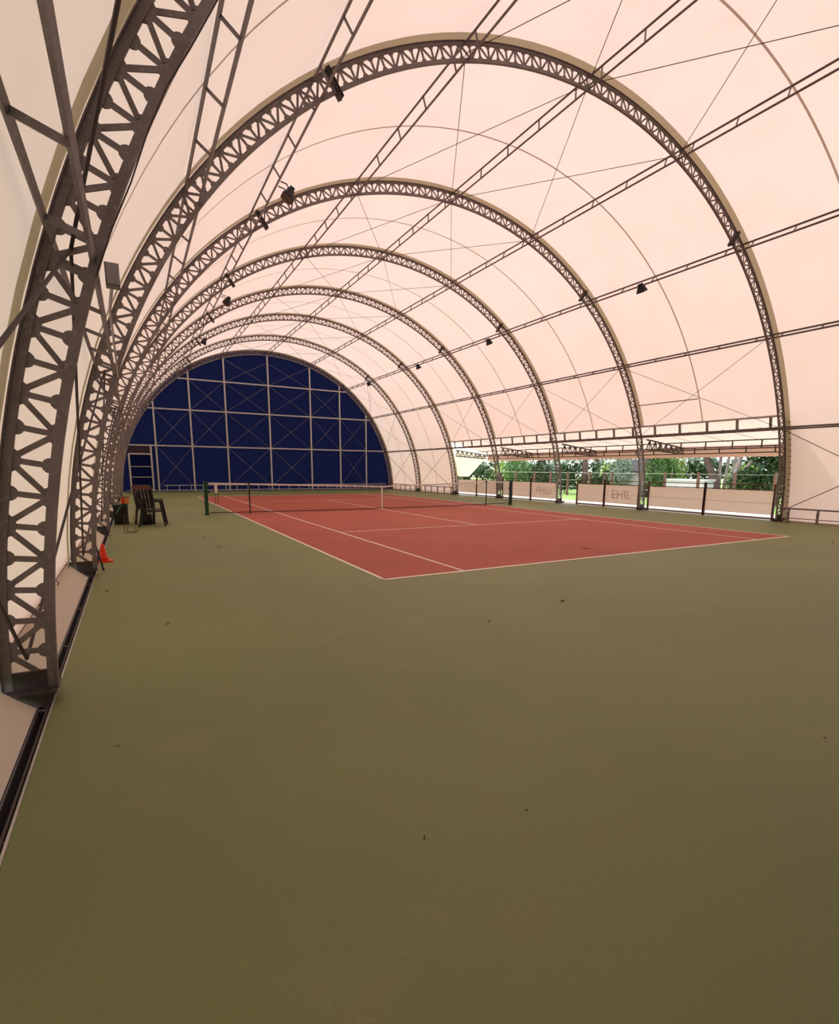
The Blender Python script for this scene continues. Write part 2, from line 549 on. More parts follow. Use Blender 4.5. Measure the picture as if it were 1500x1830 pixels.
# ------------------------------------------------------------------ lattice purlins
RP0, RP1 = 9.205, 9.425
pl_lab = {-4: 'lowest left purlin with wide chords beside the camera', -3: 'second lowest left purlin climbing past the nearest arch',
          -2: 'left roof purlin that carries the left row of floodlights', -1: 'roof purlin just left of the ridge purlin',
          0: 'ridge purlin running along the crown of the roof', 1: 'roof purlin just right of the ridge purlin',
          2: 'right roof purlin that carries the right row of floodlights', 3: 'right purlin above the cross braced side bays',
          4: 'lowest right purlin along the top of the open side'}
for k in range(-4, 5):
    t = th(k)
    a = thing('lattice_purlin', pl_lab[k], 'purlin', (XC + 9.3 * sin(t), 0, ZC + 9.3 * cos(t)), 'lattice purlins along the roof')
    n_ = Vector((sin(t), 0, cos(t)))
    tg = Vector((cos(t), 0, -sin(t)))
    r0 = RP0
    for nm, r, sg in (('outer_chord', RP1, 1), ('inner_chord', r0, 1)):
        b = MB()                   # angle section
        y0, y1 = YN + 0.05, YA[7] - 0.02
        c = P(t, r, 0)
        b.bar(c + Vector((0, y0, 0)), c + Vector((0, y1, 0)), 0.05, 0.007, n_)
        c2 = c + tg * 0.019 + n_ * (sg * 0.018)
        b.bar(c2 + Vector((0, y0, 0)), c2 + Vector((0, y1, 0)), 0.007, 0.038, n_)
        b.build(nm, STEEL, a)
    for y0, y1 in bays:
        e = 0.34
        for q in range(5):
            y = y0 + e + (y1 - y0 - 2 * e) * q / 4
            MB().bar(P(t, r0, y), P(t, RP1, y), 0.034, 0.012, (0, 1, 0)).build('strut', STEEL, a)

# ------------------------------------------------------------------ cross bracing cables
def node(i, t, r=9.30):
    y = YN if i < 0 else YA[i]
    return P(t, r, y)
def brace(i, ta, tb, where, r=0.007, rr_=9.30):
    o = thing('cross_brace', 'crossed bracing rods %s' % where, 'bracing', node(i, ta, rr_), 'crossed bracing rods')
    for p, q in ((node(i, ta, rr_), node(i + 1, tb, rr_)), (node(i, tb, rr_), node(i + 1, ta, rr_))):
        MB().tube(p, q, r, 6).build('rod', STEEL2, o)
def bay_name(i):
    if i < 0: return 'left of the nearest arch'
    return 'between %s and %s arches from camera' % (ORD[i], ORD[i + 1])
for i in range(0, 7):
    brace(i, th(-1), th(0), 'left of ridge, %s' % bay_name(i))
    brace(i, th(0), th(1), 'right of ridge, %s' % bay_name(i))
for i in (1, 2, 3, 4, 6):
    brace(i, th(3), th(4), 'high on right side, %s' % bay_name(i))
brace(6, th(1), th(2), 'above the right floodlight purlin beside the blue end wall', 0.006)
brace(6, th(2), th(3), 'below the right floodlight purlin beside the blue end wall', 0.006)
for i in (0, 5, 6):
    brace(i, th(4), rad(87.5), 'low on right wall, %s' % bay_name(i), 0.011)
for i in range(-1, 7):
    brace(i, th(-4), rad(-87.5), 'low on left wall, %s' % bay_name(i), 0.011, 9.33)
brace(-1, th(-3), th(-4), 'high on the left side, left of the nearest arch', 0.011, 9.33)

# ------------------------------------------------------------------ blue end walls
wb = struct('wall_back', (XC, YA[7], 0))
tag(wb, 'dark blue fabric end wall stiffened by a grid of grey tubes')
def endwall(y, parent, nm):
    vs = [P(-rad(89.3) + 2 * rad(89.3) * i / 60, R_FAB + 0.03, y) for i in range(61)]
    b = MB()
    b.add(vs + [(0.1, y, 0.02)], [(i, i + 1, 61) for i in range(60)])
    return b.build(nm, BLUE, parent)
endwall(YA[7] + 0.12, wb, 'blue_fabric')
wf = struct('wall_front', (XC, YN, 0))
tag(wf, 'dark blue fabric end wall behind the photographer')
endwall(YN - 0.1, wf, 'blue_fabric')
yw = YA[7] - 0.03
posts = [-7.05, -4.93, -2.74, 0.11, 3.03, 5.24, 7.33]
def ztop(x): return ZC + math.sqrt(9.17 ** 2 - (x - XC) ** 2)
rails = [2.92, 5.2, 7.12]
for x in posts:
    MB().box((x, yw, (ztop(x) + 0.02) / 2), (0.05, 0.03, (ztop(x) - 0.02) / 2)).build('post', ZINC, wb)
for z in rails:
    hw = math.sqrt(9.17 ** 2 - (z - ZC) ** 2)
    MB().box((XC, yw - 0.045, z), (hw, 0.022, 0.042)).build('rail', ZINC, wb)
def xb(x0, x1, z0, z1):
    for a_, b_ in (((x0, z0), (x1, z1)), ((x0, z1), (x1, z0))):
        MB().tube((a_[0], yw + 0.02, a_[1]), (b_[0], yw + 0.02, b_[1]), 0.011, 5).build('brace_rod', STEEL, wb)
xs = posts
for i in (0, 2, 3, 5): xb(xs[i], xs[i + 1], 0.3, rails[0])
for i in (0, 1, 2, 3, 4, 5): xb(xs[i], xs[i + 1], rails[0], rails[1])
for i in (1, 2, 3, 4): xb(xs[i], xs[i + 1], rails[1], rails[2])
for i in (2, 3): xb(xs[i], xs[i + 1], rails[2], min(ztop(xs[i]), ztop(xs[i + 1])))
MB().box((1.1, yw, 0.42), (7.9, 0.02, 0.022)).build('low_rail', ZINC, wb)
MB().box((XC, yw, 0.10), (9.0, 0.03, 0.025)).build('low_rail', ZINC, wb)
for q in range(22):
    MB().box((-6.6 + q * 0.72, yw, 0.25), (0.02, 0.02, 0.17)).build('stub', ZINC, wb)
MB().box((XC, yw + 0.08, 0.04), (9.1, 0.03, 0.05)).build('blue_sill', mat('blue_sill_paint', (0.05, 0.10, 0.30), 0.6), wb)
dr = struct('door_1', (-7.96, yw - 0.05, 0))
tag(dr, 'grey framed blue door in the left corner of the end wall')
xL, xR, yd = -8.60, -7.36, yw - 0.07
for x, zt in ((xL, 2.36), (xR, 2.86)):
    MB().box((x, yd, zt / 2 + 0.02), (0.05, 0.03, zt / 2)).build('door_stile', ZINC, dr)
for z, h in ((2.38, 0.045), (1.60, 0.022), (0.95, 0.022), (0.15, 0.05)):
    MB().box(((xL + xR) / 2, yd, z), ((xR - xL) / 2, 0.025, h)).build('door_rail', ZINC, dr)
MB().box(((xL + xR) / 2, yd + 0.045, 1.25), ((xR - xL) / 2, 0.006, 1.1)).build('door_cloth', BLUE, dr)
MB().box(((xL + xR) / 2, yd + 0.045, 2.63), ((xR - xL) / 2, 0.006, 0.2)).build('transom_panel', mat('dark_transom', (0.035, 0.02, 0.03), 0.8), dr)

# ------------------------------------------------------------------ right side: ground rail in closed bays
rl = struct('baseboard_right', (9.3, 0, 0))
tag(rl, 'low tube rail with short stubs at the foot of the closed right side')
for bi in (0, 1, 6, 7):
    y0, y1 = bays[bi]
    MB().tube((9.33, y0 + 0.15, 0.44), (9.33, y1 - 0.15, 0.44), 0.024, 8).build('tube_rail', STEEL, rl)
    MB().tube((9.37, y0 + 0.15, 0.16), (9.37, y1 - 0.15, 0.14), 0.014, 6).build('tube_rail', STEEL, rl)
    n = 6
    for q in range(n):
        y = y0 + 0.3 + (y1 - y0 - 0.6) * q / (n - 1)
        MB().box((9.36, y, 0.23), (0.02, 0.03, 0.23)).build('stub', STEEL, rl)
        MB().path([(9.33, y, 0.44), (9.31, y, 0.36), (9.33, y + 0.05, 0.3)], 0.009, 5).build('lashing_hook', TAPE, rl)
    MB().box((9.50, (y0 + y1) / 2, 0.02), (0.06, (y1 - y0) / 2, 0.03)).build('hem', SKM, rl)

# ------------------------------------------------------------------ right side: rolled-out canopy
canopy_lab = ['canopy bay nearest the camera, between the second and third arches', 'canopy bay above the gap in the cream panels',
              'canopy bay above the right net post', 'farthest canopy bay, ending at the bright corner curtain']
LADT = STEEL
for n_, i in enumerate((1, 2, 3, 4)):
    y0, y1 = YA[i], YA[i + 1]
    c = thing('side_canopy', 'white fabric side ' + canopy_lab[n_], 'canopy', (9.2, (y0 + y1) / 2, 2.8), 'side canopy bays')
    tt = P(rad(69.2), 9.47, 0)
    MB().tube((tt.x, y0, tt.z), (tt.x, y1, tt.z), 0.036, 10).build('edge_tube', ZINC, c)
    pr = P(rad(71.6), 9.40, 0)
    MB().tube((pr.x, y0, pr.z), (pr.x, y1, pr.z), 0.02, 8).build('lower_tube', STEEL2, c)
    for q in range(5):
        y = y0 + (y1 - y0) * (q + 0.35) / 5
        MB().bar((tt.x, y, tt.z), (pr.x, y, pr.z), 0.05, 0.07, (0, 1, 0)).build('stub', STEEL, c)
    # roof cloth
    b = MB()
    vs, fs = [], []
    nx, ny = 8, 6
    for a_ in range(nx + 1):
        for b_ in range(ny + 1):
            f = a_ / nx
            x = tt.x + (11.92 - tt.x) * f
            z = tt.z + 0.04 + (2.56 - tt.z - 0.04) * f - 0.02 * sin(pi * b_ / ny)
            vs.append((x, y0 + (y1 - y0) * b_ / ny, z))
    for a_ in range(nx):
        for b_ in range(ny):
            k = a_ * (ny + 1) + b_
            fs.append((k, k + 1, k + ny + 2, k + ny + 1))
    b.add(vs, fs).build('roof_cloth', PVC, c, smooth=True)
    MB().box((11.925, (y0 + y1) / 2, 2.35), (0.006, (y1 - y0) / 2, 0.23)).build('valance', PVC, c)
    for xl, zt, zb in ((10.88, 2.68, 2.39), (11.8, 2.50, 2.27)):
        MB().bar((xl, y0, zt), (xl, y1, zt), 0.04, 0.04).build('ladder_chord', STEEL2, c)
        MB().bar((xl, y0, zb), (xl, y1, zb), 0.04, 0.04).build('ladder_chord', STEEL2, c)
        for q in range(5):
            y = y0 + (y1 - y0) * (q + 0.5) / 5
            MB().bar((xl, y, zt), (xl, y, zb), 0.035, 0.035, (0, 1, 0)).build('ladder_strut', STEEL2, c)
    for q in range(4):
        y = y0 + (y1 - y0) * (q + 0.7) / 4.2
        MB().path([(9.3, y, 2.98), (10.3, y - 0.12, 2.84), (11.4, y - 0.3, 2.66)], 0.006, 5).build('stay_cord', STEEL2, c)
for n_, i in enumerate((1, 2, 3, 4, 5)):
    y = YA[i]
    c = thing('canopy_rafter', 'lattice rafter under the side canopy at the %s arch from the camera' % ORD[i], 'rafter', (9.3, y, 2.8), 'canopy rafters')
    x0, x1 = 9.45, 11.85
    def zt(x): return 2.80 + (2.51 - 2.80) * (x - 9.3) / 2.5
    def zb(x): return 2.41 + (2.27 - 2.41) * (x - 9.3) / 2.5
    MB().bar((x0, y, zt(x0)), (x1, y, zt(x1)), 0.05, 0.05).build('top_chord', STEEL2, c)
    MB().bar((x0, y, zb(x0)), (x1, y, zb(x1)), 0.05, 0.05).build('bottom_chord', STEEL2, c)
    n = 7
    for q in range(n):
        xa = x0 + (x1 - x0) * q / n
        xb_ = x0 + (x1 - x0) * (q + 1) / n
        xm = (xa + xb_) / 2
        MB().bar((xa, y, zb(xa)), (xm, y, zt(xm)), 0.03, 0.03, (0, 1, 0)).build('diagonal', STEEL2, c)
        MB().bar((xm, y, zt(xm)), (xb_, y, zb(xb_)), 0.03, 0.03, (0, 1, 0)).build('diagonal', STEEL2, c)
        MB().bar((xm, y, zt(xm)), (xm, y, zb(xm)), 0.025, 0.025, (0, 1, 0)).build('post', STEEL2, c)
for y, lab in ((YA[5] + 0.02, 'bright cream corner curtain closing the far end of the side canopy'), (YA[1] - 0.02, 'corner curtain closing the near end of the side canopy')):
    b = MB()
    pts = [(9.44, 2.78), (11.9, 2.5), (11.75, 2.26), (10.50, 1.10), (9.52, 1.06)]
    b.add([(x, y, z) for x, z in pts], [tuple(range(5))])
    o = thing('corner_curtain', lab, 'curtain', (10.5, y, 1.1))
    b.build('cloth', fabric('curtain_fabric' + str(y), (0.98, 0.93, 0.74), (0.75, 0.68, 0.55), 0.36), o)
    MB().tube((9.5, y, 1.06), (10.5, y, 1.10), 0.018, 6).build('hem_tube', STEEL2, o)

# ------------------------------------------------------------------ low wind panels along the open side
def wind_panel(y0, y1, lab, letters=None):
    o = thing('wind_panel', lab, 'panel', (9.52, (y0 + y1) / 2, 0), 'cream wind panels along the open side')
    x = 9.52
    sh = MB().box((x, (y0 + y1) / 2, 0.565), (0.006, (y1 - y0) / 2, 0.385)).build('sheet', PANEL, o)
    MB().box((x - 0.008, (y0 + y1) / 2, 0.545), (0.003, (y1 - y0) / 2, 0.006)).build('sheet_joint', PANELP, sh)
    for z in (0.975, 1.13):
        MB().tube((x, y0 - 0.05, z), (x, y1 + 0.05, z), 0.016, 6).build('rail', RUST, o)
    for y in (y0 - 0.04, y1 + 0.04):
        MB().box((x, y, 0.57), (0.03, 0.03, 0.6)).build('post', RUST, o)
    n = int((y1 - y0) / 0.42)
    for q in range(n):
        MB().box((x - 0.01, y0 + (q + 0.5) * (y1 - y0) / n, 0.955), (0.006, 0.012, 0.014)).build('clip', RUST, sh)
    MB().box((x, (y0 + y1) / 2, 0.06), (0.02, (y1 - y0) / 2, 0.03)).build('base_rail', STEEL, o)
    if letters:
        cu = D.curves.new('lettering', 'FONT')
        cu.body = letters
        cu.size = 0.52
        cu.extrude = 0.0015
        cu.align_x, cu.align_y = 'CENTER', 'CENTER'
        cu.materials.append(PANELP)
        tmp = D.objects.new('lettering', cu)
        me = D.meshes.new_from_object(tmp)
        D.objects.remove(tmp)
        t = D.objects.new('lettering', me)
        COL.objects.link(t)
        t.parent = o
        t.location = (-0.011, 0, 0.55)
        t.rotation_euler = (rad(90), 0, rad(-90))
    return o
def split(i, parts, labs, letters=()):
    y0, y1 = YA[i] + 0.22, YA[i + 1] - 0.22
    L = y1 - y0
    for n, (a, b) in enumerate(parts):
        wind_panel(y0 + a * L + 0.05, y0 + b * L - 0.05, labs[n], letters[n] if n < len(letters) else None)
split(1, ((0, 0.5), (0.5, 1.0)), ('long plain cream panel nearest the camera, at the open right side', 'plain cream panel just left of the nearest one'))
split(2, ((0, 0.42), (0.42, 0.8)), ('cream panel with faded letters right beside the third arch from the camera', 'cream panel bordering the open gap'), ('EHIL',))
split(3, ((0, 0.45), (0.45, 1)), ('cream panel with faded letters left of the open gap', 'cream panel behind the right net post'), ('FHILI',))
split(4, ((0, 0.5), (0.5, 1)), ('cream panel seen through the right end of the net', 'farthest cream panel, below the corner curtain'))

# ------------------------------------------------------------------ floodlights
def flood(y, s, lab):
    t = th(2 * s)
    c = P(t, RP0 - 0.03, y)
    o = thing('floodlight', lab, 'floodlight', c, 'floodlights under the roof')
    d_in = 1 if s < 0 else -1             # aims towards the court
    hx = Vector((d_in, 0, 0))
    for dy in (-0.10, 0.10):
        MB().path([c + Vector((0, dy, 0)), c + hx * 0.12 + Vector((0, dy, -0.02)), c + hx * 0.18 + Vector((0, dy, -0.11))], 0.012, 6).build('bracket', BLACK, o)
    R = Matrix.Rotation(rad(28) * d_in, 3, 'Y')
    b = MB()
    bc = c + hx * 0.19 + Vector((0, 0, -0.14))
    prof = [(-0.08, 0.08, 0.07), (-0.01, 0.11, 0.085), (0.085, 0.145, 0.12), (0.105, 0.145, 0.12)]
    vs, fs = [], []
    for z, hy, hxx in prof:
        for q in range(12):
            an = 2 * pi * q / 12
            sx = max(-1, min(1, 1.25 * cos(an))); sy = max(-1, min(1, 1.25 * sin(an)))
            vs.append(bc + R @ Vector((sx * hxx, sy * hy, -z)))
    for a_ in range(3):
        for q in range(12):
            fs.append((a_ * 12 + q, a_ * 12 + (q + 1) % 12, a_ * 12 + 12 + (q + 1) % 12, a_ * 12 + 12 + q))
    fs += [tuple(range(11, -1, -1)), tuple(range(36, 48))]
    hs = b.add(vs, fs).build('housing', BLACK, o)
    MB().box(bc + R @ Vector((0, 0, -0.106)), (0.105, 0.13, 0.003), R).build('glass', mat('lamp_glass', (0.10, 0.06, 0.05), 0.12, spec=0.6), hs)
    MB().box(bc + R @ Vector((0, 0, 0.10)), (0.05, 0.06, 0.04), R).build('ballast_box', BLACK, hs)
fl_y = [-6.98, 0.75, 7.1, 13.8]
for n, y in enumerate(fl_y):
    flood(y, -1, 'black floodlight on the left roof purlin, %s from the camera' % ORD[n])
    flood(y if n else -6.96, 1, 'black floodlight on the right roof purlin, %s from the camera' % ORD[n])
tag(MB().path([P(th(2), RP0 - 0.02, 14.0), P(th(2), RP0 - 0.4, 14.0) + Vector((0.02, 0, 0)), Vector((5.72, 14.0, 5.6)), Vector((5.72, 14.1, 4.2))], 0.007, 5).build('hanging_cable', STEEL2), 'thin cable hanging below the farthest right floodlight', 'cable')
# junction box and conduit beside the nearest arch
jb = thing('junction_box', 'small grey junction box on the low left purlin behind the nearest arch', 'junction box', (-8.5, -13.7, 2.95))
MB().box((-8.52, -13.78, 2.90), (0.045, 0.05, 0.075)).build('box', STEEL, jb)
MB().box((-8.515, -13.835, 2.90), (0.04, 0.006, 0.07)).build('lid', ZINC, jb)
MB().path([(-8.53, -13.73, 2.84), (-8.56, -13.3, 2.79), (-8.57, -9.8, 2.78)], 0.011, 6).build('conduit', ZINC, jb)
sp = thing('cable_loop', 'thin loose cable along the inner edge of the nearest arch', 'cable', (-8.6, -14.35, 3))
MB().path([P(rad(a), 9.158 - 0.012 * sin(a * 0.9), -14.31) for a in range(-72, -44, 2)], 0.005, 5).build('cable', STEEL2, sp)

# ------------------------------------------------------------------ tennis net
net = thing('tennis_net', 'tennis net with white top tape strung across the red court', 'net', (0, 0, 0))
def ztape(x): return 0.914 + (1.07 - 0.914) * min(1.0, abs(x) / 6.4) ** 1.0
b = MB()
nx = 140
X0, X1 = -6.33, 6.33
for i in range(nx * 2 + 1):
    x = X0 + (X1 - X0) * i / (nx * 2)
    b.bar((x, 0, 0.03), (x, 0, ztape(x) - 0.03), 0.0026, 0.0026, (0, 1, 0))
for r in range(20):
    f = (r + 0.5) / 20
    for xa, xb_ in ((X0, 0), (0, X1)):
        b.bar((xa, 0, 0.03 + (ztape(xa) - 0.06) * f), (xb_, 0, 0.03 + (ztape(xb_) - 0.06) * f), 0.0026, 0.0026)
b.build('net_cords', NETC, net, kind='stuff')
for xa, xb_ in ((X0, 0), (0, X1)):
    MB().bar((xa, 0, ztape(xa) - 0.028), (xb_, 0, ztape(xb_) - 0.028), 0.012, 0.055).build('top_tape', TAPE, net)
MB().path([(X0, 0, 0.07), (-3, 0, 0.035), (-0.25, 0, 0.03), (0, 0, 0.09), (0.25, 0, 0.03), (3, 0, 0.04), (X1, 0, 0.09)], 0.014, 6).build('bottom_cord', NETC, net)
MB().box((0, -0.01, 0.46), (0.028, 0.012, 0.445)).build('centre_strap', TAPE, net)
MB().box((-6.1, -0.02, 0.86), (0.045, 0.006, 0.14)).build('tension_strap', TAPE, net)
for dx in (-0.045, 0.045):
    MB().box((-6.1 + dx, -0.02, 0.55), (0.008, 0.006, 0.19)).build('tension_strap', BLACK, net)
for s, lab in ((-1, 'dark green steel net post at the left end of the net'), (1, 'dark net post at the right end of the net')):
    p = thing('net_post', lab, 'post', (s * 6.42, 0, 0), 'net posts')
    MB().box((s * 6.42, 0, 0.545), (0.055, 0.055, 0.54)).build('shaft', GREENP if s < 0 else mat('dark_post', (0.02, 0.035, 0.03), 0.5), p)
    MB().box((s * 6.42, 0, 1.09), (0.06, 0.06, 0.012)).build('cap', GREENP if s < 0 else MATS['dark_post'], p)
    MB().box((s * 6.42, 0, 0.008), (0.09, 0.09, 0.006)).build('base_flange', BLACK, p)
    MB().tube((s * 6.34, -0.05, 0.75), (s * 6.34, 0.05, 0.75), 0.03, 10).build('winch', BLACK, p)
for s in (-1, 1):
    p = thing('singles_stick', 'thin dark singles stick propping the %s part of the net' % ('left' if s < 0 else 'right'), 'net prop', (s * 5.03, -0.03, 0), 'singles sticks')
    MB().tube((s * 5.03, -0.03, 0.005), (s * 5.03, -0.03, 1.06), 0.022, 8).build('stick', BLACK, p)
    MB().box((s * 5.03, -0.01, 1.075), (0.05, 0.03, 0.018)).build('top_fork', BLACK, p)

# ------------------------------------------------------------------ things along the left side
cone = thing('traffic_cone', 'small red training cone beside the second arch foot', 'cone', (-9.0, -8.5, 0))
MB().box((-9.0, -8.5, 0.012), (0.1, 0.1, 0.012)).build('base', CONE, cone)
MB().lathe([(0.075, 0.024), (0.06, 0.08), (0.022, 0.285), (0.018, 0.3), (0.012, 0.3)], 24, (-9.03, -8.5, 0)).build('cone_body', CONE, cone, smooth=True)
tag(MB().tube((-9.1, -9.05, 0.42), (-9.0, -9.35, 0.01), 0.012, 8, 0.016).build('leaning_stick', BLACK), 'thin dark stick leaning on the second arch foot beside the cone', 'stick')

def plastic_chair(name, label, loc, rz, mt, back_mt, back_h=0.9):
    o = thing(name, label, 'chair', loc, 'chairs beside the left wall')
    o.rotation_euler = (0, 0, rz)
    def part(nm, b, m_):
        q = D.objects.new(nm, b.mesh(nm, m_))
        COL.objects.link(q)
        q.parent = o
        return q
    # local: faces +x, width along y
    b = MB()
    vs, fs = [], []
    for i in range(7):
        for j_ in range(7):
            u, v = i / 6, j_ / 6 - 0.5
            vs.append((-0.22 + 0.46 * u, v * 0.48, 0.43 - 0.02 * sin(pi * u) - 0.03 * (1 - u) - 0.012 * cos(pi * v) + (-0.02 if i == 6 else 0)))
    fs = [(i * 7 + j_, i * 7 + j_ + 1, i * 7 + j_ + 8, i * 7 + j_ + 7) for i in range(6) for j_ in range(6)]
    n = len(vs)
    vs += [(x, y, z - 0.025) for x, y, z in vs]
    fs += [tuple(reversed([q + n for q in f])) for f in fs]
    for j_ in range(6):
        fs += [(j_, j_ + 1, n + j_ + 1, n + j_), (42 + j_, 42 + j_ + 1, n + 43 + j_, n + 42 + j_), (j_ * 7, j_ * 7 + 7, n + j_ * 7 + 7, n + j_ * 7), (j_ * 7 + 6, j_ * 7 + 13, n + j_ * 7 + 13, n + j_ * 7 + 6)]
    part('seat', b.add(vs, fs), mt)
    for s in (-1, 1):
        part('leg', MB().bar((0.22, s * 0.23, 0.64), (0.31, s * 0.27, 0.0), 0.05, 0.045, (1, 0, 0)), mt)
        part('leg', MB().bar((-0.2, s * 0.22, 0.62), (-0.31, s * 0.25, 0.0), 0.05, 0.045, (1, 0, 0)), mt)
        part('armrest', MB().bar((0.24, s * 0.25, 0.65), (-0.26, s * 0.25, 0.69), 0.055, 0.03), mt)
    for q in range(5):
        y = -0.18 + q * 0.09
        part('back_slat', MB().bar((-0.21, y, 0.42), (-0.34, y * 1.05, back_h - 0.05), 0.07, 0.018, (1, 0, 0)), mt)
    rail = []
    for q in range(9):
        y = -0.25 + q * 0.0625
        rail.append((-0.345 - 0.03 * cos(pi * y / 0.5), y, back_h - 0.25 * abs(y / 0.25) ** 3 * 0.12))
    b = MB()
    for p0, p1 in zip(rail[:-1], rail[1:]):
        b.bar(p0, p1, 0.025, 0.12)
    part('top_rail', b, back_mt)
    for s in (-1, 1):
        part('back_stile', MB().bar((-0.2, s * 0.235, 0.4), (-0.345, s * 0.24, back_h), 0.04, 0.04, (1, 0, 0)), mt)
    return o
plastic_chair('plastic_armchair', 'black plastic armchair facing the court near the left net post', (-8.1, -2.85, 0), rad(-8), BLACKP, BLACKP, 0.86)
plastic_chair('wooden_armchair', 'dark armchair with a reddish brown top rail behind the black armchair', (-8.15, -2.0, 0), rad(62), BLACKP, WOODR, 1.02)
cr = thing('storage_crate', 'black storage crate with green rim against the left arches', 'crate', (-8.85, -1.95, 0))
MB().box((-8.86, -1.95, 0.012), (0.17, 0.24, 0.012)).build('bottom', BLACKP, cr)
for x, y, hx, hy in ((-9.02, -1.95, 0.008, 0.24), (-8.70, -1.95, 0.008, 0.24), (-8.86, -2.18, 0.17, 0.008), (-8.86, -1.72, 0.17, 0.008)):
    MB().box((x, y, 0.27), (hx, hy, 0.255)).build('side', BLACKP, cr)
for y in (-2.18, -1.72):
    MB().box((-8.86, y, 0.53), (0.18, 0.012, 0.02)).build('rim', GREENP, cr)
for x in (-9.03, -8.69):
    MB().box((x, -1.95, 0.53), (0.012, 0.24, 0.02)).build('rim', GREENP, cr)
MB().bar((-8.98, -2.195, 0.3), (-8.84, -2.195, 0.52), 0.03, 0.012, (0, 1, 0)).build('strap', mat('green_strap', (0.05, 0.22, 0.12), 0.6), cr)
bx = thing('cardboard_carton', 'small orange and red carton standing on the black crate', 'box', (-8.74, -1.95, 0.55))
MB().box((-8.74, -1.98, 0.645), (0.10, 0.09, 0.09)).build('carton', mat('orange_card', (0.65, 0.25, 0.08), 0.7), bx)
MB().box((-8.78, -2.075, 0.645), (0.028, 0.004, 0.088)).build('red_stripe', mat('red_card', (0.55, 0.03, 0.02), 0.6), bx)
MB().box((-8.74, -1.98, 0.742), (0.11, 0.1, 0.008)).build('lid', mat('olive_card', (0.12, 0.11, 0.05), 0.7), bx)
MB().box((-8.92, -1.95, 0.545), (0.08, 0.2, 0.004)).build('tray', mat('olive_card2', (0.22, 0.20, 0.10), 0.7), cr)
bag = thing('sports_bag', 'slumped black sports bag on the floor under the armchairs', 'bag', (-8.22, -2.45, 0))
def blob(nx_, ny_, nz_, c, m_, nm):
    vs, fs = [], []
    for i in range(9):
        ph = -pi / 2 + pi * i / 8
        for q in range(16):
            a_ = 2 * pi * q / 16
            ce = lambda v, e: math.copysign(abs(v) ** e, v)
            vs.append((c[0] + nx_ * ce(cos(ph), 0.45) * ce(cos(a_), 0.5), c[1] + ny_ * ce(cos(ph), 0.45) * ce(sin(a_), 0.5), c[2] + nz_ * ce(sin(ph), 0.6)))
    for i in range(8):
        for q in range(16):
            fs.append((i * 16 + q, i * 16 + (q + 1) % 16, (i + 1) * 16 + (q + 1) % 16, (i + 1) * 16 + q))
    return MB().add(vs, fs).build(nm, m_, bag, smooth=True)
blob(0.16, 0.2, 0.14, (-8.24, -2.42, 0.145), BLACKP, 'body')
MB().path([(-8.36, -2.42, 0.27), (-8.32, -2.42, 0.34), (-8.18, -2.42, 0.34), (-8.12, -2.42, 0.27)], 0.012, 6).build('handle', BLACK, bag)
wr = thing('wire_frame', 'thin dark wire stand on the floor in front of the crate', 'wire stand', (-8.62, -4.3, 0))
for dy, dx in ((-0.12, -0.02), (0.16, 0.04)):
    MB().path([(-8.72 + dx, -4.3 + dy * 0.5, 0.42), (-8.75 + dx, -4.3 + dy, 0.02), (-8.75 + dx, -4.3 + dy, 0.01), (-8.51 + dx, -4.3 + dy, 0.01), (-8.51 + dx, -4.3 + dy, 0.02), (-8.54 + dx, -4.3 + dy * 0.5, 0.42)], 0.007, 6).build('wire_leg', RUST, wr)
for x in (-8.71, -8.53):
    MB().tube((x, -4.37, 0.41), (x, -4.2, 0.41), 0.007, 6).build('wire_rung', RUST, wr)

# dry leaves and bits on the floor
LEAFB = mat('dry_leaf', (0.16, 0.085, 0.04), 0.8)
STRAW = mat('pale_straw', (0.5, 0.42, 0.24), 0.8)
def scrap(x, y, s, mt, lab, g=None, ln=1.6):
    a = random.random() * 6.28
    R = Matrix.Rotation(a, 3, 'Z')
    pts = [(-s * ln, 0, 0.004), (-s * 0.5, s * 0.55, 0.012), (s * 0.5, s * 0.5, 0.006), (s * ln, 0, 0.014), (s * 0.4, -s * 0.5, 0.008), (-s * 0.6, -s * 0.5, 0.005)]
    b = MB()
    n = len(pts)
    top = [R @ Vector(p) + Vector((x, y, 0.002)) for p in pts]
    bot = [p - Vector((0, 0, 0.002)) for p in top]
    b.add(top + bot, [tuple(range(n)), tuple(range(2 * n - 1, n - 1, -1))] + [(i, (i + 1) % n, n + (i + 1) % n, n + i) for i in range(n)])
    tag(b.build('dry_leaf', mt), lab, 'leaf', g)
G_ = 'dry leaves scattered on the floor'
for x, y, s in ((-0.59, -11.04, 0.065), (-7.54, -16.65, 0.007), (-8.9, -10.92, 0.025), (-8.31, -12.8, 0.015), (-4.09, -13.95, 0.03), (-5.05, -17.06, 0.006), (-5.4, -14.24, 0.015), (-7.04, -16.72, 0.006), (-7.2, -6.0, 0.035), (-7.1, -7.6, 0.03), (6.9, -8.2, 0.05), (5.2, -12.9, 0.04)):
    scrap(x, y, s, LEAFB, 'largest dry leaf, lying alone on the red court' if s > 0.06 else 'small dry brown leaf lying on the green floor', None if s > 0.06 else G_)
scrap(-8.7, -15.18, 0.012, STRAW, 'pale straw lying on the green floor near the left channel', None, 1.9)

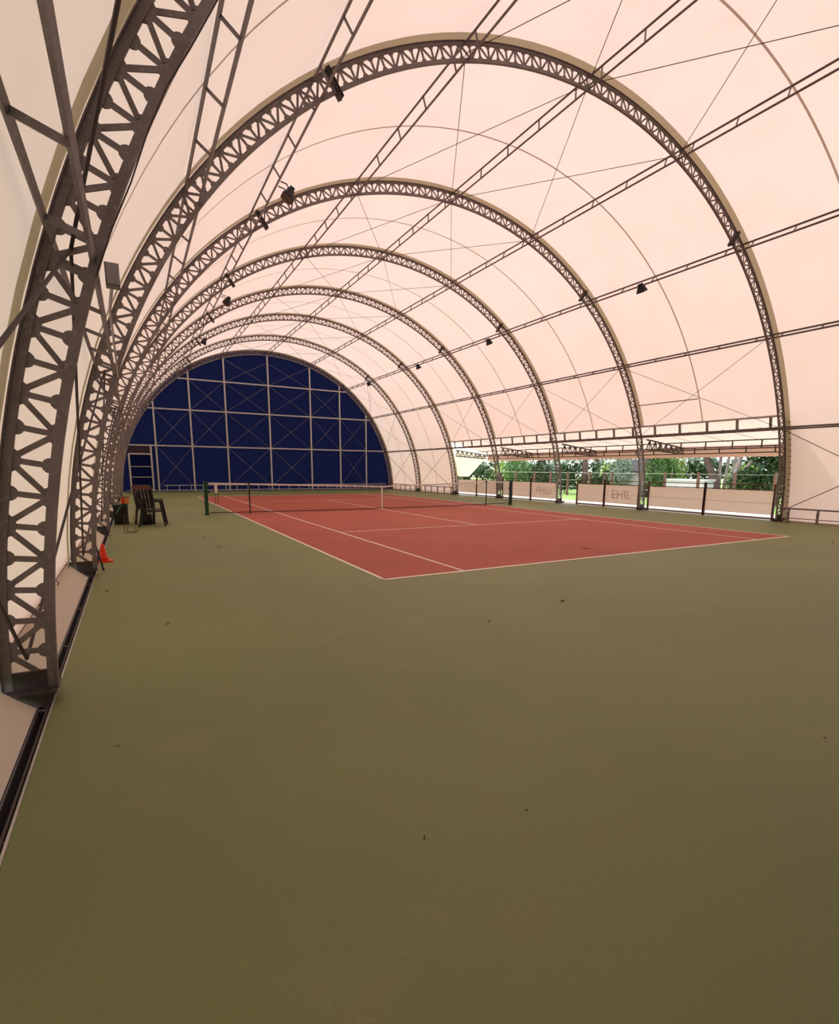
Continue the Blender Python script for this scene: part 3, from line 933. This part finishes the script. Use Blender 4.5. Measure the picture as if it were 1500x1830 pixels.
# ------------------------------------------------------------------ outside: fence, trees, shrubs
fp = [(15.0 + 2, y) for y in (12.49, 10.37, 8.71, 7.07, 5.18, 3.43, 1.38, -0.15, -2.06, -3.9, -5.71, 14.6)]
fence = thing('garden_fence', 'garden fence of brown posts and taut wires beyond the paving', 'fence', (17, 4, 0))
for x, y in fp:
    w = 0.055
    MB().box((x, y, 0.72), (w, w, 0.79)).build('post', POSTW, fence)
for z in (1.42, 0.95, 0.5):
    MB().tube((17, 15, z), (17, -6.4, z), 0.009, 5).build('wire', ZINC, fence)

def foliage(b, c, rx, ry, rz, n, s, mode='blob'):
    c = Vector(c)
    for _ in range(n):
        d = Vector((random.gauss(0, 1), random.gauss(0, 1), random.gauss(0, 1))).normalized() * (0.55 + 0.45 * random.random())
        p = c + Vector((d.x * rx, d.y * ry, d.z * rz))
        a = Vector((random.gauss(0, 1), random.gauss(0, 1), random.gauss(0, 0.6))).normalized()
        e = a.orthogonal().normalized()
        e = (Matrix.Rotation(random.random() * 6.28, 3, a) @ e)
        l, w = s * (0.7 + 0.6 * random.random()), s * 0.42
        b.add([p, p + a * l * 0.5 + e * w, p + a * l, p + a * l * 0.5 - e * w], [(0, 1, 2, 3)])
def tree(label, x, y, trunk, mt, crown, bark=BARK, n=900, s=0.22):
    o = thing('garden_tree', label, 'tree', (x, y, 0), 'trees beyond the fence')
    for pts, rs in trunk:
        MB().path([(x + p[0], y + p[1], p[2]) for p in pts], rs, 9).build('trunk', bark, o, smooth=True)
    b = MB()
    for cx, cy, cz, r_, rz in crown:
        foliage(b, (x + cx, y + cy, cz), r_, r_, rz, n, s)
    b.build('crown', mt, o, kind='stuff')
tree('dark trunked tree left of the yucca, beyond the fence', 20, 8.4, [([(0, 0, -0.1), (0.05, 0.05, 1.6), (0, 0.1, 4)], [0.26, 0.21, 0.17])], LEAF_D, [(0, 0, 4.6, 2.2, 1.5), (-0.5, 1.5, 3.6, 1.4, 1.1)])
tree('upright tree just left of the second full arch foot, beyond the fence', 20, 3.25, [([(0, 0, -0.1), (0, 0, 2), (0.1, 0.1, 4)], [0.24, 0.2, 0.16])], LEAF_D, [(0, 0, 4.6, 2.0, 1.5)])
tree('leaning dark tree right of the white box', 20, -0.9, [([(0, -0.45, -0.1), (0, -0.25, 0.9), (0, 0.15, 1.8), (0, 0.75, 3.2), (0, 1.0, 4.2)], [0.32, 0.24, 0.19, 0.17, 0.14])], LEAF_D, [(0, 1.0, 4.7, 1.9, 1.3)])
tree('slim tree with several pale stems in a clump', 20.5, -1.1, [([(0, 0, -0.1), (0, 0.05, 1.5), (0, 0.1, 3.6)], [0.12, 0.09, 0.07]), ([(0, -0.25, -0.1), (0, -0.32, 1.5), (0, -0.5, 3.6)], [0.1, 0.08, 0.06]), ([(0.1, -0.45, -0.1), (0.1, -0.6, 1.6), (0.1, -0.9, 3.6)], [0.1, 0.08, 0.06])], LEAF_D, [(0, 0.2, 3.2, 1.1, 0.7), (0, -0.6, 4.0, 1.5, 1.0)], BARKP)
tree('pale forked tree with dark hanging crown at right', 19.0, -3.1, [([(0, 0.35, -0.1), (0, 0.35, 1.2), (0, 0.12, 2.4), (0, 0.0, 3.8)], [0.15, 0.12, 0.1, 0.08]), ([(0, 0.5, -0.1), (0, 0.2, 1.2), (0, -0.45, 2.1), (0, -0.9, 3.4)], [0.14, 0.11, 0.09, 0.07])], LEAF_D, [(0, -1.4, 2.7, 1.2, 0.9), (0.5, -2.0, 1.7, 0.9, 1.2), (0, 0, 4.4, 2, 1.2)], BARKP, 1100)
tree('tall dark tree behind the farthest cream panels', 24, 17.5, [([(0, 0, -0.1), (0, 0, 2.2), (0, 0.2, 5)], [0.3, 0.26, 0.2])], LEAF_D, [(0, 0, 4.2, 2.4, 2.0)])
tree('broad tree far behind the fence, in the middle', 29, 15.5, [([(0, 0, -0.1), (0, 0, 2.4), (0.2, 0.2, 5)], [0.28, 0.22, 0.2])], LEAF_M, [(0, 0, 4.0, 2.6, 1.9)])
tree('far tree with dull green crown behind the white box', 30, 6.5, [([(0, 0, -0.1), (0, 0, 2.4), (0.2, 0.2, 5)], [0.25, 0.2, 0.18])], LEAF_D, [(0, 0, 4.0, 2.8, 2.0)])

def shrub(label, x, y, h, r_, mt, n=1100, s=0.16):
    o = thing('garden_shrub', label, 'shrub', (x, y, 0), 'shrubs beyond the fence')
    b = MB()
    foliage(b, (x, y, h * 0.55), r_, r_, h * 0.5, n, s)
    b.build('leaves', mt, o, kind='stuff')
    MB().path([(x, y, -0.1), (x, y + 0.05, h * 0.3), (x + 0.05, y, h * 0.6)], [0.05, 0.04, 0.02], 6).build('stem', BARK, o)
shrub('dense green shrub right of the corner curtain', 19, 14.6, 2.6, 1.1, LEAF_M)
shrub('dark green shrub left of the right net post', 19.5, 12.6, 2.2, 1.0, LEAF_D)
shrub('pale round shrub behind the right net post', 21, 12.8, 2.2, 0.9, LEAF_S)
shrub('dark shrub seen through the open gap', 19, 9.3, 1.9, 0.8, LEAF_D)
shrub('dark green shrub left of the tall trunk', 20.5, 6.9, 1.8, 0.9, LEAF_D)
shrub('silvery shrub right of the yucca', 19.5, 4.9, 2.5, 0.8, LEAF_S)
shrub('green shrub right of the second full arch foot', 19, 1.6, 2.7, 0.9, LEAF_M)
shrub('yellow green shrub left of the small palm', 20, 1.4, 2.7, 0.7, LEAF_L, 700)
shrub('light green shrub behind the leaning tree', 23, -0.9, 2.0, 0.9, LEAF_L, 800)
shrub('dark bushy shrub under the pale forked tree', 18.6, -3.6, 1.7, 0.8, LEAF_D)
shrub('dark hedge-like shrub at the far right of the opening', 19, -4.9, 2.3, 0.9, LEAF_D)
shrub('low dark shrub behind the white box', 22, 3.0, 1.8, 1.2, LEAF_D)
shrub('broad dull green shrub at the back of the garden', 28, 10.5, 2.6, 1.6, LEAF_M)
shrub('far left shrub behind the corner curtain', 22, 18.6, 2.9, 1.5, LEAF_M)

def yucca(label, x, y, z0, n, L, mt, trunk_r=0.09, droop=0.35):
    o = thing('yucca_plant', label, 'plant', (x, y, 0), 'spiky plants beyond the fence')
    MB().path([(x, y, -0.1), (x, y + 0.03, z0 * 0.6), (x, y, z0)], [trunk_r, trunk_r * 0.9, trunk_r * 0.8], 8).build('trunk', BARK, o)
    for i in range(n):
        a = 2 * pi * random.random()
        e = rad(-15 + 95 * random.random())
        d = Vector((cos(a) * cos(e), sin(a) * cos(e), sin(e)))
        sd = Vector((-sin(a), cos(a), 0))
        p0 = Vector((x, y, z0))
        l = L * (0.75 + 0.4 * random.random())
        p1 = p0 + d * l * 0.55
        p2 = p0 + d * l - Vector((0, 0, droop * l * cos(e)))
        w = 0.035
        MB().add([p0 - sd * w * 0.5, p0 + sd * w * 0.5, p1 + sd * w, p1 - sd * w, p2], [(0, 1, 2, 3), (3, 2, 4)]).build('leaf', mt, o)
yucca('bright yellow green yucca in front of the small dark roof', 17.9, 4.75, 1.55, 46, 0.75, LEAF_L, 0.13)
yucca('small palm with two fans behind the white box', 18.6, 0.55, 1.75, 40, 0.7, LEAF_M, 0.07)
yucca('big green leafy palm beside the corner curtain', 18.5, 16.2, 1.4, 60, 1.5, LEAF_L, 0.15, 0.5)

hd = thing('garden_hedge', 'long dark hedge with ragged top along the back of the lawn', 'hedge', (27, 10, 0))
b = MB()
for q in range(26):
    yy = -9 + q * 1.75
    foliage(b, (27 + random.uniform(-0.8, 0.8), yy, 1.2 + random.uniform(-0.3, 0.4)), 0.9, 1.0, 0.9 + random.uniform(-0.3, 0.5), 300, 0.3)
b.build('leaves', LEAF_D, hd, kind='stuff')
b = MB()
for q in range(26):
    yy = -8 + q * 1.8
    foliage(b, (28 + random.uniform(-0.8, 0.8), yy, 1.6 + random.uniform(-0.3, 0.9)), 0.9, 0.9, 1.2, 220, 0.3)
b.build('pale_leaves', LEAF_S, hd, kind='stuff')
wbx = thing('white_bench_box', 'long white box with overhanging lid beyond the fence', 'box', (17.6, -0.85, 0))
MB().box((18.0, -0.9, 0.5), (0.45, 1.12, 0.56)).build('body', WHITE, wbx)
MB().box((18.0, -0.9, 1.10), (0.5, 1.18, 0.05)).build('lid', WHITE, wbx)
for q in range(9):
    MB().box((17.54, -1.95 + q * 0.26, 0.5), (0.012, 0.02, 0.54)).build('rib', WHITE, wbx)
hut = thing('garden_hut', 'small hut with a dark sloped roof behind the yucca', 'hut', (22, 7.2, 0))
MB().box((22.5, 6.6, 0.75), (1.0, 1.1, 0.8)).build('wall', mat('hut_wall', (0.62, 0.52, 0.52), 0.8), hut)
MB().prism([(22.5, 5.2, 1.55), (22.5, 6.6, 2.35), (22.5, 8.0, 1.55), (22.5, 8.0, 1.45), (22.5, 5.2, 1.45)], (1, 0, 0), 2.5).build('roof', mat('hut_roof', (0.05, 0.04, 0.04), 0.8), hut)
MB().bar((21.2, 7.0, 0.6), (21.2, 6.4, 1.9), 0.06, 0.04, (1, 0, 0)).build('ladder_rail', WHITE, hut)
MB().bar((21.2, 6.7, 0.6), (21.2, 6.1, 1.9), 0.06, 0.04, (1, 0, 0)).build('ladder_rail', WHITE, hut)
